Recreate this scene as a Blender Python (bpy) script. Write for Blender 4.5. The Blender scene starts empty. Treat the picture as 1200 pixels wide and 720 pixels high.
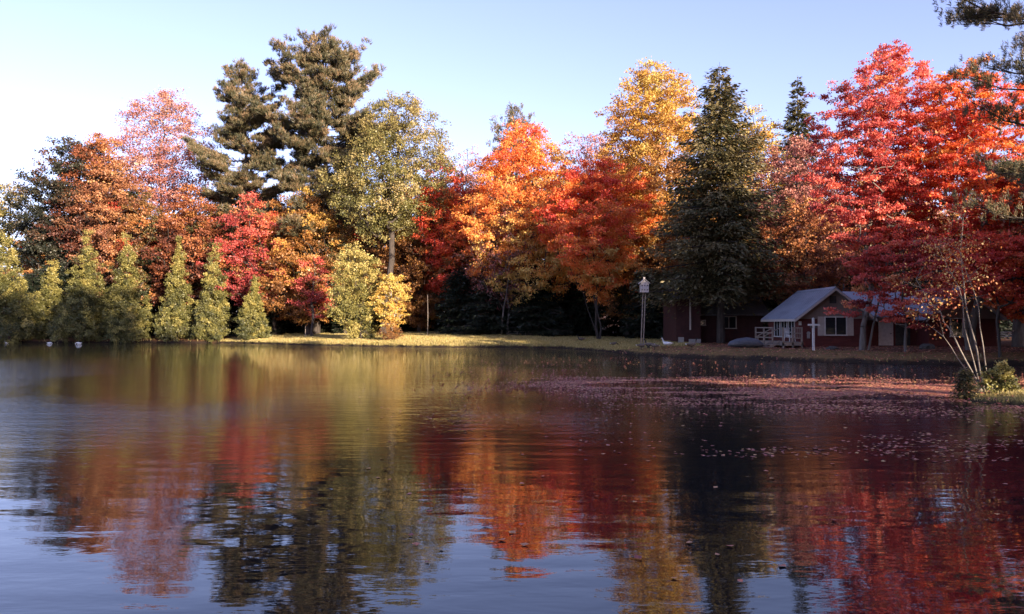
import bpy, math, random
import numpy as np
from mathutils import Vector, noise as mnoise

# ------------------------------------------------------------------ camera, sky, sun, exposure
scene = bpy.context.scene
col = scene.collection
H0 = 2.0            # eye height above the water
F = 942.0           # focal length in pixels of the 1200 px wide photograph
HY = 381.0          # horizon row
cam = bpy.data.cameras.new('camera')
camo = bpy.data.objects.new('camera', cam); col.objects.link(camo)
camo.location = (0, 0, H0)
camo.rotation_euler = (math.radians(90 + math.degrees(math.atan((HY-360)/F))), 0, 0)
cam.sensor_width = 36; cam.lens = 36*F/1200
cam.clip_start = 0.1; cam.clip_end = 3000
scene.camera = camo

SUN_EL, SUN_AZ = 12.5, 36.0      # azimuth: degrees to the right of straight behind the camera
_e, _a = math.radians(SUN_EL), math.radians(SUN_AZ)
to_sun = Vector((math.sin(_a)*math.cos(_e), -math.cos(_a)*math.cos(_e), math.sin(_e)))
world = bpy.data.worlds.new('World'); scene.world = world; world.use_nodes = True
wn = world.node_tree
bg = wn.nodes['Background']
sky = wn.nodes.new('ShaderNodeTexSky'); sky.sky_type = 'NISHITA'; sky.sun_disc = False
sky.sun_elevation = _e
sky.sun_rotation = math.atan2(to_sun.x, to_sun.y)
sky.air_density = 1.0; sky.dust_density = .45; sky.ozone_density = 3.5
wb = wn.nodes.new('ShaderNodeVectorMath'); wb.operation = 'MULTIPLY'; wb.inputs[1].default_value = (1.13, .95, 1.18)
bw = wn.nodes.new('ShaderNodeRGBToBW'); hz0 = wn.nodes.new('ShaderNodeMix'); hz0.data_type = 'RGBA'; hz0.inputs[0].default_value = .32   # thin high haze
wn.links.new(sky.outputs[0], bw.inputs[0]); wn.links.new(sky.outputs[0], hz0.inputs[6]); wn.links.new(bw.outputs[0], hz0.inputs[7])
wn.links.new(hz0.outputs[2], wb.inputs[0]); wn.links.new(wb.outputs[0], bg.inputs[0]); bg.inputs[1].default_value = 0.135
sl = bpy.data.lights.new('sun', 'SUN'); sl.energy = 5.0; sl.angle = math.radians(0.5); sl.color = (1.0, 0.82, 0.61)
so = bpy.data.objects.new('sun', sl); col.objects.link(so)
so.rotation_euler = to_sun.to_track_quat('Z', 'Y').to_euler(); so.location = (60, -50, 60)
scene.view_settings.view_transform = 'Standard'
scene.view_settings.look = 'None'
scene.view_settings.exposure = 1.58
scene.view_settings.gamma = 1.0
scene.cycles.max_bounces = 6; scene.cycles.diffuse_bounces = 3; scene.cycles.glossy_bounces = 3
scene.cycles.transmission_bounces = 3; scene.cycles.transparent_max_bounces = 6
scene.cycles.use_denoising = True
scene.cycles.sample_clamp_indirect = 6

# ------------------------------------------------------------------ helpers
def tag(o, label=None, cat=None, group=None, kind=None):
    if label: o['label'] = label
    if cat: o['category'] = cat
    if group: o['group'] = group
    if kind: o['kind'] = kind
    return o
def link(o, parent=None):
    col.objects.link(o)
    if parent: o.parent = parent
    return o
def empty(name, loc, rz=0.0):
    o = bpy.data.objects.new(name, None); o.location = loc; o.rotation_euler = (0, 0, rz)
    o.empty_display_size = .3
    return link(o)
def np_mesh(name, V, Fc, mats, parent=None, attrs=None, midx=None, smooth=False):
    """Fc: (n,k) faces all of k corners, or list of such arrays"""
    if not isinstance(Fc, list): Fc = [Fc]
    V = np.asarray(V, np.float32)
    me = bpy.data.meshes.new(name)
    me.vertices.add(len(V)); me.vertices.foreach_set('co', V.ravel())
    loops = np.concatenate([np.asarray(f, np.int32).ravel() for f in Fc])
    tot = np.concatenate([np.full(len(f), f.shape[1], np.int32) for f in Fc])
    st = np.concatenate([[0], np.cumsum(tot)[:-1]]).astype(np.int32)
    me.loops.add(len(loops)); me.loops.foreach_set('vertex_index', loops)
    me.polygons.add(len(tot)); me.polygons.foreach_set('loop_start', st); me.polygons.foreach_set('loop_total', tot)
    if midx is not None: me.polygons.foreach_set('material_index', np.asarray(midx, np.int32))
    me.polygons.foreach_set('use_smooth', np.full(len(tot), smooth, bool))
    if attrs:
        for k, a in attrs.items():
            at = me.attributes.new(k, 'FLOAT', 'POINT'); at.data.foreach_set('value', np.asarray(a, np.float32))
    for m in (mats if isinstance(mats, (list, tuple)) else [mats]): me.materials.append(m)
    me.update(); me.validate()
    return link(bpy.data.objects.new(name, me), parent)
def children(o): return [c for c in bpy.data.objects if c.parent == o]
def copy_tree(o, parent=None):
    c = o.copy(); col.objects.link(c)
    if parent: c.parent = parent
    for ch in list(o.children): copy_tree(ch, c)
    return c

# ---- materials
def nt(name):
    m = bpy.data.materials.new(name); m.use_nodes = True
    return m, m.node_tree.nodes, m.node_tree.links, m.node_tree.nodes['Principled BSDF']
def ramp(N, stops, interp='LINEAR'):
    r = N.new('ShaderNodeValToRGB'); r.color_ramp.interpolation = interp
    el = r.color_ramp.elements
    while len(el) < len(stops): el.new(.5)
    for e, (p, c) in zip(el, stops): e.position = p; e.color = (*c, 1) if len(c) == 3 else c
    return r
def surf(name, c1, c2, scale=3.0, rough=.8, bump=.02, stretch=(1,1,1), spec=.3, metal=0, detail=5):
    m, N, L, P = nt(name)
    tc = N.new('ShaderNodeTexCoord'); mp = N.new('ShaderNodeMapping'); mp.inputs['Scale'].default_value = stretch
    L.new(tc.outputs['Object'], mp.inputs[0])
    n = N.new('ShaderNodeTexNoise'); n.inputs['Scale'].default_value = scale; n.inputs['Detail'].default_value = detail
    n.inputs['Roughness'].default_value = .65
    L.new(mp.outputs[0], n.inputs[0])
    r = ramp(N, [(.3, c1), (.7, c2)]); L.new(n.outputs[0], r.inputs[0]); L.new(r.outputs[0], P.inputs['Base Color'])
    P.inputs['Roughness'].default_value = rough; P.inputs['Specular IOR Level'].default_value = spec; P.inputs['Metallic'].default_value = metal
    if bump:
        b = N.new('ShaderNodeBump'); b.inputs['Distance'].default_value = bump; L.new(n.outputs[0], b.inputs['Height']); L.new(b.outputs[0], P.inputs['Normal'])
    return m
def siding(name, c1, c2, pitch, axis, rough=.7, depth=.015):
    """boards: narrow dark grooves along one axis, plus weathering"""
    m = surf(name, c1, c2, 1.7, rough, 0)
    N, L = m.node_tree.nodes, m.node_tree.links; P = N['Principled BSDF']
    tc = N.new('ShaderNodeTexCoord'); sp = N.new('ShaderNodeSeparateXYZ'); L.new(tc.outputs['Object'], sp.inputs[0])
    d = N.new('ShaderNodeMath'); d.operation = 'DIVIDE'; L.new(sp.outputs[axis], d.inputs[0]); d.inputs[1].default_value = pitch
    f = N.new('ShaderNodeMath'); f.operation = 'FRACT'; L.new(d.outputs[0], f.inputs[0])
    b = N.new('ShaderNodeBump'); b.inputs['Distance'].default_value = depth; L.new(f.outputs[0], b.inputs['Height']); L.new(b.outputs[0], P.inputs['Normal'])
    return m
def leafmat(name, stops, trans=.3):
    m = bpy.data.materials.new(name); m.use_nodes = True
    N, L = m.node_tree.nodes, m.node_tree.links; N.clear()
    out = N.new('ShaderNodeOutputMaterial')
    at = N.new('ShaderNodeAttribute'); at.attribute_name = 'tint'
    r = ramp(N, stops); L.new(at.outputs['Fac'], r.inputs[0])
    d = N.new('ShaderNodeBsdfDiffuse'); t = N.new('ShaderNodeBsdfTranslucent'); g = N.new('ShaderNodeBsdfGlossy')
    g.inputs['Roughness'].default_value = .45; g.inputs['Color'].default_value = (.9, .9, .9, 1)
    L.new(r.outputs[0], d.inputs[0]); L.new(r.outputs[0], t.inputs[0])
    mx = N.new('ShaderNodeMixShader'); mx.inputs[0].default_value = trans; L.new(d.outputs[0], mx.inputs[1]); L.new(t.outputs[0], mx.inputs[2])
    m2 = N.new('ShaderNodeMixShader'); m2.inputs[0].default_value = .035; L.new(mx.outputs[0], m2.inputs[1]); L.new(g.outputs[0], m2.inputs[2])
    L.new(m2.outputs[0], out.inputs[0])
    return m

BARK_D = surf('bark_dark', (.035,.028,.024), (.10,.08,.07), 6, .95, .06, (1,1,.25))
BARK_G = surf('bark_grey', (.10,.085,.075), (.22,.19,.17), 6, .9, .05, (1,1,.25))
BARK_S = surf('bark_sapling', (.10,.085,.075), (.28,.24,.21), 9, .8, .01, (.6,.6,3))
BARK_B = surf('bark_birch', (.30,.26,.23), (.62,.58,.52), 9, .7, .02, (.6,.6,3))

# ---- mesh builder for made things
class MB:
    def __init__(s): s.V = []; s.F = {3: [], 4: []}; s.n = 0; s.polys = []
    def add(s, vs, fs):
        for f in fs: s.polys.append([i+s.n for i in f])
        s.V += [tuple(v) for v in vs]; s.n += len(vs)
    def box(s, x0, x1, y0, y1, z0, z1):
        v = [(x,y,z) for z in (z0,z1) for y in (y0,y1) for x in (x0,x1)]
        s.add(v, [(0,2,3,1),(4,5,7,6),(0,1,5,4),(2,6,7,3),(0,4,6,2),(1,3,7,5)]); return s
    def prism(s, pts, a, b, axis='y'):
        """closed outline pts (u,v) extruded from a to b"""
        n = len(pts)
        mk = {'y': lambda u,v,t: (u,t,v), 'x': lambda u,v,t: (t,u,v), 'z': lambda u,v,t: (u,v,t)}[axis]
        v = [mk(u,w,a) for u,w in pts] + [mk(u,w,b) for u,w in pts]
        f = [tuple(range(n)), tuple(range(2*n-1, n-1, -1))] + [(i, i+n, (i+1)%n+n, (i+1)%n) for i in range(n)]
        s.add(v, f); return s
    def tube(s, pts, rad, k=8, cap=True):
        pts = [Vector(p) for p in pts]
        if not hasattr(rad, '__len__'): rad = [rad]*len(pts)
        rings = []
        for i, p in enumerate(pts):
            d = (pts[min(i+1, len(pts)-1)] - pts[max(i-1, 0)]).normalized()
            a = d.cross(Vector((0,0,1)) if abs(d.z) < .9 else Vector((0,1,0))).normalized(); b = a.cross(d)
            for j in range(k):
                t = 2*math.pi*j/k
                r = rad[i]; ra, rb = (r if not hasattr(r, '__len__') else r[0]), (r if not hasattr(r, '__len__') else r[1])
                rings.append(p + a*ra*math.cos(t) + b*rb*math.sin(t))
        f = []
        for i in range(len(pts)-1):
            for j in range(k):
                f.append((i*k+j, i*k+(j+1)%k, (i+1)*k+(j+1)%k, (i+1)*k+j))
        if cap: f += [tuple(range(k-1,-1,-1)), tuple((len(pts)-1)*k+j for j in range(k))]
        s.add(rings, f); return s
    def build(s, name, mat, parent=None, bevel=0, smooth=False):
        me = bpy.data.meshes.new(name); me.from_pydata(s.V, [], s.polys); me.materials.append(mat); me.validate()
        o = link(bpy.data.objects.new(name, me), parent)
        if smooth:
            for p in me.polygons: p.use_smooth = True
        if bevel:
            b = o.modifiers.new('bevel', 'BEVEL'); b.width = bevel; b.segments = 2; b.limit_method = 'ANGLE'
        return o

# ------------------------------------------------------------------ terrain
POND = [(-140,1.6),(-40,1.3),(0,1.2),(8,1.3),(13,3.5),(17,8),(20,13),(16.6,16.6),(13.4,18.6),(11.9,20.2),(12.0,21.6),(13.6,23.4),(17,24.6),(24,26),(25.5,30),(26.5,35),
        (27,39.2),(25,40.2),(20,41),(16.5,44),(13.6,47.5),(10.6,49.5),(8.2,55),(6.5,62),(4,68.5),(-.5,71),(-8,72),(-13,74),(-20,79),(-27,86),(-33,90),(-45,91.2),(-57,91),(-75,93),(-100,88),(-140,86)]
def px(p, D): return (p-600)/F*D
def sdist(X, Y):
    P = np.array(POND); Q = np.roll(P, -1, 0)
    d = np.full(X.shape, 1e9); ins = np.zeros(X.shape, bool)
    for (x0,y0),(x1,y1) in zip(P, Q):
        ex, ey = x1-x0, y1-y0
        t = np.clip(((X-x0)*ex+(Y-y0)*ey)/(ex*ex+ey*ey), 0, 1)
        d = np.minimum(d, np.hypot(X-x0-t*ex, Y-y0-t*ey))
        c = ((y0 > Y) != (y1 > Y)) & (X < (x1-x0)*(Y-y0)/(y1-y0+1e-12)+x0)
        ins ^= c
    s = np.where(ins, -d, d)
    s += .16*np.sin(X*1.9+Y*.7)+.12*np.sin(X*3.7-Y*2.1+1)+.08*np.sin(X*7.1+Y*5.3)+.3*np.sin(X*.43+Y*.31)
    return s
def ground_z(X, Y):
    X = np.asarray(X, float); Y = np.asarray(Y, float)
    s = sdist(X, Y)
    sp = np.maximum(s, 0)
    w = 1/(1+np.exp((X-6)/2.5))
    isl = 1/(1+np.exp((Y-31)/1.5)) * (X > 8)
    slope = (.03*w+.006*(1-w))*np.minimum(sp, 32)*(1-isl) + .012*np.maximum(sp-32, 0)*(1-isl)
    land = (.15*(1-np.exp(-sp/.10)) + .33*(1-np.exp(-sp/2.5)))*(1-.55*isl) + slope
    land = land + np.minimum(sp, 1.5)*(.025*np.sin(X*1.3)*np.sin(Y*1.1+.5)+.012*np.sin(X*4.3+1)*np.sin(Y*3.9))
    return np.where(s > 0, land, -.9*(1-np.exp(s/1.2)))
def gz(x, y): return float(ground_z(np.array([x]), np.array([y]))[0])

def axis_pts(parts):
    out = []
    for a, b, n in parts: out += list(np.linspace(a, b, n, endpoint=False))
    return np.array(out + [parts[-1][1]])
xs = axis_pts([(-2500,-300,8),(-300,-90,40),(-90,-30,130),(-30,36,300),(36,80,60),(80,300,30),(300,2500,8)])
ys = axis_pts([(-1500,-60,8),(-60,0,30),(0,17,30),(17,26,45),(26,38,20),(38,100,260),(100,130,40),(130,400,20),(400,2500,8)])
GX, GY = np.meshgrid(xs, ys)
GZ = ground_z(GX, GY)
nx, ny = len(xs), len(ys)
idx = np.arange(nx*ny).reshape(ny, nx)
gf = np.stack([idx[:-1,:-1], idx[:-1,1:], idx[1:,1:], idx[1:,:-1]], -1).reshape(-1, 4)
gs = sdist(GX, GY)
lawn = np.clip((21-gs+2*np.sin(GX*.5))/3, 0, 1)*(1/(1+np.exp((GX-9)/2)))*(1/(1+np.exp(-(GX+31)/1.0)))*(GY > 40)
lawn = np.maximum(lawn, .3*((gs > 0) & (gs < 5) & (GX > 6) & (GY > 30)))
lawn = np.maximum(lawn, .8*((GX > 10.5) & (GY > 17) & (GY < 27)))
lawn = np.maximum(lawn, 1.0*(GY < 10))
m, N, L, P = nt('ground')
tc = N.new('ShaderNodeTexCoord')
n1 = N.new('ShaderNodeTexNoise'); n1.inputs['Scale'].default_value = 2.2; n1.inputs['Detail'].default_value = 8; n1.inputs['Roughness'].default_value = .75
n2 = N.new('ShaderNodeTexVoronoi'); n2.inputs['Scale'].default_value = 9
for n in (n1, n2): L.new(tc.outputs['Object'], n.inputs['Vector'])
rg = ramp(N, [(.25,(.14,.12,.03)),(.5,(.30,.24,.07)),(.75,(.44,.33,.12))]); L.new(n1.outputs[0], rg.inputs[0])
rl = ramp(N, [(0,(.05,.03,.022)),(.45,(.12,.06,.035)),(.75,(.22,.09,.045)),(1,(.30,.16,.06))]); L.new(n2.outputs['Color'], rl.inputs[0])
at = N.new('ShaderNodeAttribute'); at.attribute_name = 'lawn'
mx = N.new('ShaderNodeMix'); mx.data_type = 'RGBA'; L.new(at.outputs['Fac'], mx.inputs[0]); L.new(rl.outputs[0], mx.inputs[6]); L.new(rg.outputs[0], mx.inputs[7])
ab = N.new('ShaderNodeAttribute'); ab.attribute_name = 'mud'
mx2 = N.new('ShaderNodeMix'); mx2.data_type = 'RGBA'; L.new(ab.outputs['Fac'], mx2.inputs[0]); L.new(mx.outputs[2], mx2.inputs[6]); mx2.inputs[7].default_value = (.035,.025,.018,1)
L.new(mx2.outputs[2], P.inputs['Base Color']); P.inputs['Roughness'].default_value = .95; P.inputs['Specular IOR Level'].default_value = .1
bm_ = N.new('ShaderNodeBump'); bm_.inputs['Distance'].default_value = .06; L.new(n1.outputs[0], bm_.inputs['Height']); L.new(bm_.outputs[0], P.inputs['Normal'])
mud = np.clip(1-(gs-.25-.25*np.sin(GX*2.7)*np.sin(GX*.9+1))/.3, 0, 1)
tag(np_mesh('ground', np.stack([GX, GY, GZ], -1).reshape(-1, 3), gf, m, attrs={'lawn': lawn.ravel(), 'mud': mud.ravel()}, smooth=True), kind='structure')

# ------------------------------------------------------------------ water
m, N, L, P = nt('pond_water')
P.inputs['Base Color'].default_value = (.009,.010,.014,1); P.inputs['Roughness'].default_value = .02; P.inputs['IOR'].default_value = 1.333
tc = N.new('ShaderNodeTexCoord')
def wave(scale, sx, sy, detail, rough=.5, dist=0.0):
    mp = N.new('ShaderNodeMapping'); mp.inputs['Scale'].default_value = (sx, sy, 1); mp.inputs['Rotation'].default_value = (0,0,math.radians(6)); L.new(tc.outputs['Object'], mp.inputs[0])
    n = N.new('ShaderNodeTexNoise'); n.inputs['Scale'].default_value = scale; n.inputs['Detail'].default_value = detail; n.inputs['Roughness'].default_value = rough; n.inputs['Distortion'].default_value = dist
    L.new(mp.outputs[0], n.inputs[0]); return n.outputs[0]
def math_(op, a, b, clamp=False):
    q = N.new('ShaderNodeMath'); q.operation = op; q.use_clamp = clamp
    for i, v in enumerate((a, b)):
        if isinstance(v, (int, float)): q.inputs[i].default_value = v
        elif v is not None: L.new(v, q.inputs[i])
    return q.outputs[0]
sp = N.new('ShaderNodeSeparateXYZ'); L.new(tc.outputs['Object'], sp.inputs[0])
def mr(src, a, b, c, d):
    q = N.new('ShaderNodeMapRange'); q.interpolation_type = 'SMOOTHSTEP'; L.new(src, q.inputs[0])
    for i, v in enumerate((a,b,c,d)): q.inputs[i+1].default_value = v
    return q.outputs[0]
far = mr(sp.outputs[1], 9, 20, 0, 1)                       # the breeze ruffles the water away from the near bank
gust = mr(wave(.09, 1, .6, 2, .5), .42, .6, .35, 1)
lee = mr(sp.outputs[0], -2, 10, 1, .45)                      # calmer in the lee of the right-hand trees
big = wave(.8, .35, 1.2, 2)
mid = wave(2.6, .5, 1.2, 3, .55, .3)
fine = wave(11, .55, 1.1, 3, .6)
h1 = math_('MULTIPLY', big, .015)
h2 = math_('MULTIPLY', mid, math_('ADD', math_('MULTIPLY', far, .011), .0035))
h3 = math_('MULTIPLY', fine, math_('MULTIPLY', math_('MULTIPLY', math_('ADD', far, .04), lee), math_('MULTIPLY', gust, .017)))
hh = math_('ADD', math_('ADD', h1, h2), h3)
bp = N.new('ShaderNodeBump'); bp.inputs['Strength'].default_value = 1; bp.inputs['Distance'].default_value = 1.0
L.new(hh, bp.inputs['Height']); L.new(bp.outputs[0], P.inputs['Normal'])
WX = [(-160,.9),(60,.9),(60,110),(-160,110)]
wq = np.array([(-160,.9,0),(60,.9,0),(60,110,0),(-160,110,0)], float)
tag(np_mesh('water', wq, np.array([[0,1,2,3]]), m), kind='structure')

# ------------------------------------------------------------------ trees
def rnd_unit(rng, n):
    v = rng.normal(size=(n, 3)); return v/np.linalg.norm(v, axis=1, keepdims=True)
def norm(v): return v/np.maximum(np.linalg.norm(v, axis=1, keepdims=True), 1e-9)
def leaves(name, C, A, Nn, Ln, Wd, tint, mat, parent):
    """diamond leaves: C base points, A long axes, Nn rough normals"""
    A = norm(A); S = norm(np.cross(Nn, A)); U = np.cross(A, S)
    Ln = Ln[:, None]; Wd = Wd[:, None]
    v = np.stack([C, C+A*Ln*.5+S*Wd*.5-U*Ln*.06, C+A*Ln, C+A*Ln*.5-S*Wd*.5-U*Ln*.06], 1).reshape(-1, 3)
    f = np.arange(len(C)*4).reshape(-1, 4)
    return np_mesh(name, v, f, mat, parent, {'tint': np.repeat(np.clip(tint, 0, 1), 4)})
def cones(name, P0, P1, R0, R1, mat, parent, k=5):
    P0, P1, R0, R1 = map(np.asarray, (P0, P1, R0, R1))
    d = norm(P1-P0); ref = np.where(np.abs(d[:, 2:3]) > .9, [[1., 0, 0]], [[0, 0, 1.]])
    a = norm(np.cross(d, ref)); b = np.cross(a, d)
    t = np.arange(k)*2*np.pi/k
    c, s = np.cos(t)[None, :, None], np.sin(t)[None, :, None]
    r0 = P0[:, None]+(a[:, None]*c+b[:, None]*s)*R0[:, None, None]
    r1 = P1[:, None]+(a[:, None]*c+b[:, None]*s)*R1[:, None, None]
    V = np.concatenate([r0, r1], 1).reshape(-1, 3)
    n = len(P0); base = (np.arange(n)*2*k)[:, None]
    j = np.arange(k); jn = (j+1) % k
    f = np.stack([base+j, base+jn, base+jn+k, base+j+k], -1).reshape(-1, 4)
    return np_mesh(name, V, f, mat, parent, smooth=True)
PROF = {'oval': lambda t: np.sin(np.pi*np.clip(t,.02,.98))**.55, 'egg': lambda t: np.sin(np.pi*np.clip(t,.02,.98)**.75)**.6,
        'cone': lambda t: np.minimum((1-t)**1.05, (t+.05)*6), 'spread': lambda t: np.sin(np.pi*np.clip(t,.02,.98)**1.5)**.6,
        'column': lambda t: np.sin(np.pi*np.clip(t,.03,.97))**.35}
def deciduous(H, R, cb, nc, nl, ls, mat, bark=BARK_D, seed=1, prof='oval', trunks=1, tr=None, flat=.6, tint=(.5,0,0,.25), lean=(0,0), name='maple_tree', lump=.3, clump=1.0, squash=1.0, twig=True, fill=.55):
    """local tree standing at the origin. tint = (mean, x gradient, z gradient, clump variation)"""
    nl = int(nl*2.5); ls = ls*.74
    rng = np.random.default_rng(seed); root = empty(name, (0,0,0))
    tr = tr or H*.014+.04
    ph = rng.uniform(0, 6.28, 6)
    def env(t, a): return PROF[prof](t)*R*(1+lump*(np.sin(2*a+ph[0]+4*t)*.5+np.sin(3*a+ph[1]-7*t)*.35+np.sin(5*a+ph[2]+11*t)*.3))
    pts = []
    zc = lambda t: H*(cb+(1-cb)*t)
    while len(pts) < nc:
        best, bd = None, -1
        for _ in range(7):
            t = rng.uniform(0, 1); a = rng.uniform(0, 6.283)
            if rng.uniform() > float(PROF[prof](np.array(t)))+.25: continue
            r = env(t, a)*rng.uniform()**fill
            q = np.array([r*math.cos(a)+lean[0]*t, squash*r*math.sin(a)+lean[1]*t, zc(t)-.06*H*(1-cb)*(r/R)**2])
            dd = min([np.sum((q-p)**2) for p in pts[-200:]], default=1e9)
            if dd > bd: best, bd = q, dd
        if best is not None: pts.append(best)
    CP = np.array(pts)
    # skeleton
    nodes = []; par = []
    for k in range(trunks):
        b0 = np.array([0,0,-.3]) if trunks == 1 else np.array([rng.normal()*tr*1.3, rng.normal()*tr*1.3, -.3])
        tx, ty = rng.normal()*R*.08*(1 if trunks == 1 else 4), rng.normal()*R*.08*(1 if trunks == 1 else 4)
        n = 9; prev = -1; top = .86 if trunks == 1 else .75
        for i in range(n):
            s = i/(n-1)
            p = b0*(1-s)+np.array([lean[0]*s*.9+tx*s**1.3, lean[1]*s*.9+ty*s**1.3, H*top*s]) + (rng.normal(size=3)*[.02*H*.4, .02*H*.4, 0] if 0 < i else 0)
            nodes.append(p); par.append(prev); prev = len(nodes)-1
    order = np.argsort(np.hypot(CP[:,0], CP[:,1])+.15*CP[:,2])
    leafn = np.zeros(len(CP), int)
    for ci in order:
        c = CP[ci]; NA = np.array(nodes)
        dv = c-NA; dist = np.linalg.norm(dv, axis=1)
        hor = np.hypot(dv[:,0], dv[:,1])
        cost = dist + 2.0*np.maximum(0, .35*hor-dv[:,2]) + (NA[:,2] < H*cb*.75)*50
        j = int(np.argmin(cost)); p0 = NA[j]
        ns = 3 if dist[j] > 1 else 2
        prev = j
        for s in range(1, ns+1):
            u = s/ns
            p = p0+(c-p0)*u + np.array([0,0,-.10*dist[j]*math.sin(math.pi*u)]) + (rng.normal(size=3)*.05*dist[j] if s < ns else 0)
            nodes.append(p); par.append(prev); prev = len(nodes)-1
        leafn[ci] = prev
    NA = np.array(nodes); par = np.array(par); w = np.zeros(len(NA)); w[leafn] = 1
    for i in range(len(NA)-1, -1, -1):
        if par[i] >= 0: w[par[i]] += w[i]
    w = np.maximum(w, .6)
    rad = tr*(w/w.max())**.5*(1 if trunks == 1 else .75); rad = np.maximum(rad, .012)
    i = np.where(par >= 0)[0]
    P0, P1, R0, R1 = NA[par[i]], NA[i], np.minimum(rad[par[i]], rad[i]*1.35), rad[i]
    low = (P0[:,2] < 0)
    R0 = np.where(low, R0*1.5, R0)
    # leaves: sub clumps
    s0 = clump*.58*((math.pi*R*R*squash*H*(1-cb)*.66)/nc)**(1/3)
    m_ = 5
    sub = np.repeat(CP, m_, 0)+rng.normal(size=(nc*m_, 3))*[s0*.58, s0*.58, s0*.6*flat]
    if twig:
        tp = np.repeat(CP, m_, 0)
        P0 = np.concatenate([P0, tp]); P1 = np.concatenate([P1, sub]); R0 = np.concatenate([R0, np.full(len(tp), .014)]); R1 = np.concatenate([R1, np.full(len(tp), .005)])
    cones('trunk', P0, P1, R0, R1, bark, root)
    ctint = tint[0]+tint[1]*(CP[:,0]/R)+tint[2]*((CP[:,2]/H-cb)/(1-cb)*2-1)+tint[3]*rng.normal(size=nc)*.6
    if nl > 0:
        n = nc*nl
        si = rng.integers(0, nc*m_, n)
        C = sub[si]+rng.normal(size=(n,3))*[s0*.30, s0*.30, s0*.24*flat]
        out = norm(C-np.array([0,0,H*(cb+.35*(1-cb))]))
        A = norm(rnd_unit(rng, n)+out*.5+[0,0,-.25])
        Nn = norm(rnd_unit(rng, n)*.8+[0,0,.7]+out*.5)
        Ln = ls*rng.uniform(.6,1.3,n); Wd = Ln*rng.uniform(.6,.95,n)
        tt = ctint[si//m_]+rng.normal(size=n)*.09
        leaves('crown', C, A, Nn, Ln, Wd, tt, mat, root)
    return root
def spruce(H, R, dens, ls, mat, bark=BARK_D, seed=1, base=.04, name='spruce_tree', droop=.28, power=.8, step=.45, rag=.0, tmean=.5):
    rng = np.random.default_rng(seed); root = empty(name, (0,0,0))
    P0 = []; P1 = []; R0 = []; R1 = []
    nt_ = 14
    tr = H*.014+.05
    for i in range(nt_):
        a, b = i/nt_, (i+1)/nt_
        P0.append((0,0,H*a-(.3 if i == 0 else 0))); P1.append((0,0,H*b)); R0.append(tr*(1-a)+.01); R1.append(tr*(1-b)+.01)
    C=[];A=[];NN=[];T=[];LL=[]
    z = H*base
    while z < H*.985:
        t = z/H
        nb = 4 if t > .9 else rng.integers(5, 8)
        a0 = rng.uniform(0, 6.28)
        for k in range(nb):
            L_ = R*((1-t)**power)*rng.uniform(.68-rag,1.18+rag*.2)+.10
            a = a0+6.283*k/nb+rng.normal()*.25
            d = np.array([math.cos(a), math.sin(a), 0]); sd = np.array([-d[1], d[0], 0])
            zz = z+rng.normal()*step*.35
            rise = .25*max(0, t-.6)/.4
            f = lambda s: np.outer(s*L_, d)+np.outer(zz-L_*droop*s**1.2+L_*(droop*.45+rise)*s**3, [0,0,1]) + np.outer(L_*rise*.8*s, [0,0,1])
            ss = np.array([0,.35,.7,.97]); pp = f(ss)
            for q in range(3):
                P0.append(pp[q]); P1.append(pp[q+1]); R0.append(.006+.014*L_*(1-ss[q])); R1.append(.006+.014*L_*(1-ss[q+1]))
            n = int(dens*(L_**1.5)+8)
            s = 1-(1-.12)*rng.uniform(0,1,n)**.85*1.0; s = np.clip(s, .08, 1)
            lat = rng.uniform(-1,1,n)*(.36*(1-s)+.07)*L_
            hang = -np.abs(lat)*.35-rng.exponential(.10+rag*.6, n)*(.5+.5*L_/max(R,.1))
            c = f(s)+np.outer(lat, sd)+np.outer(hang, [0,0,1])
            C.append(c); A.append(np.outer(np.full(n,.8), d)+np.outer(np.sign(lat)*.7, sd)+rnd_unit(rng,n)*.5+[0,0,-.35])
            NN.append(rnd_unit(rng,n)*.7+[0,0,.8]); LL.append(ls*rng.uniform(.6,1.35,n)); T.append(np.full(n, rng.normal()*.12)+rng.normal(size=n)*.14+tmean)
        z += step*(1-.45*t)*rng.uniform(.75,1.25)
    cones('trunk', P0, P1, R0, R1, bark, root)
    C,A,NN,LL,T = map(np.concatenate, (C,A,NN,LL,T))
    leaves('crown', C, A, NN, LL, LL*.38, T, mat, root)
    return root
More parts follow.
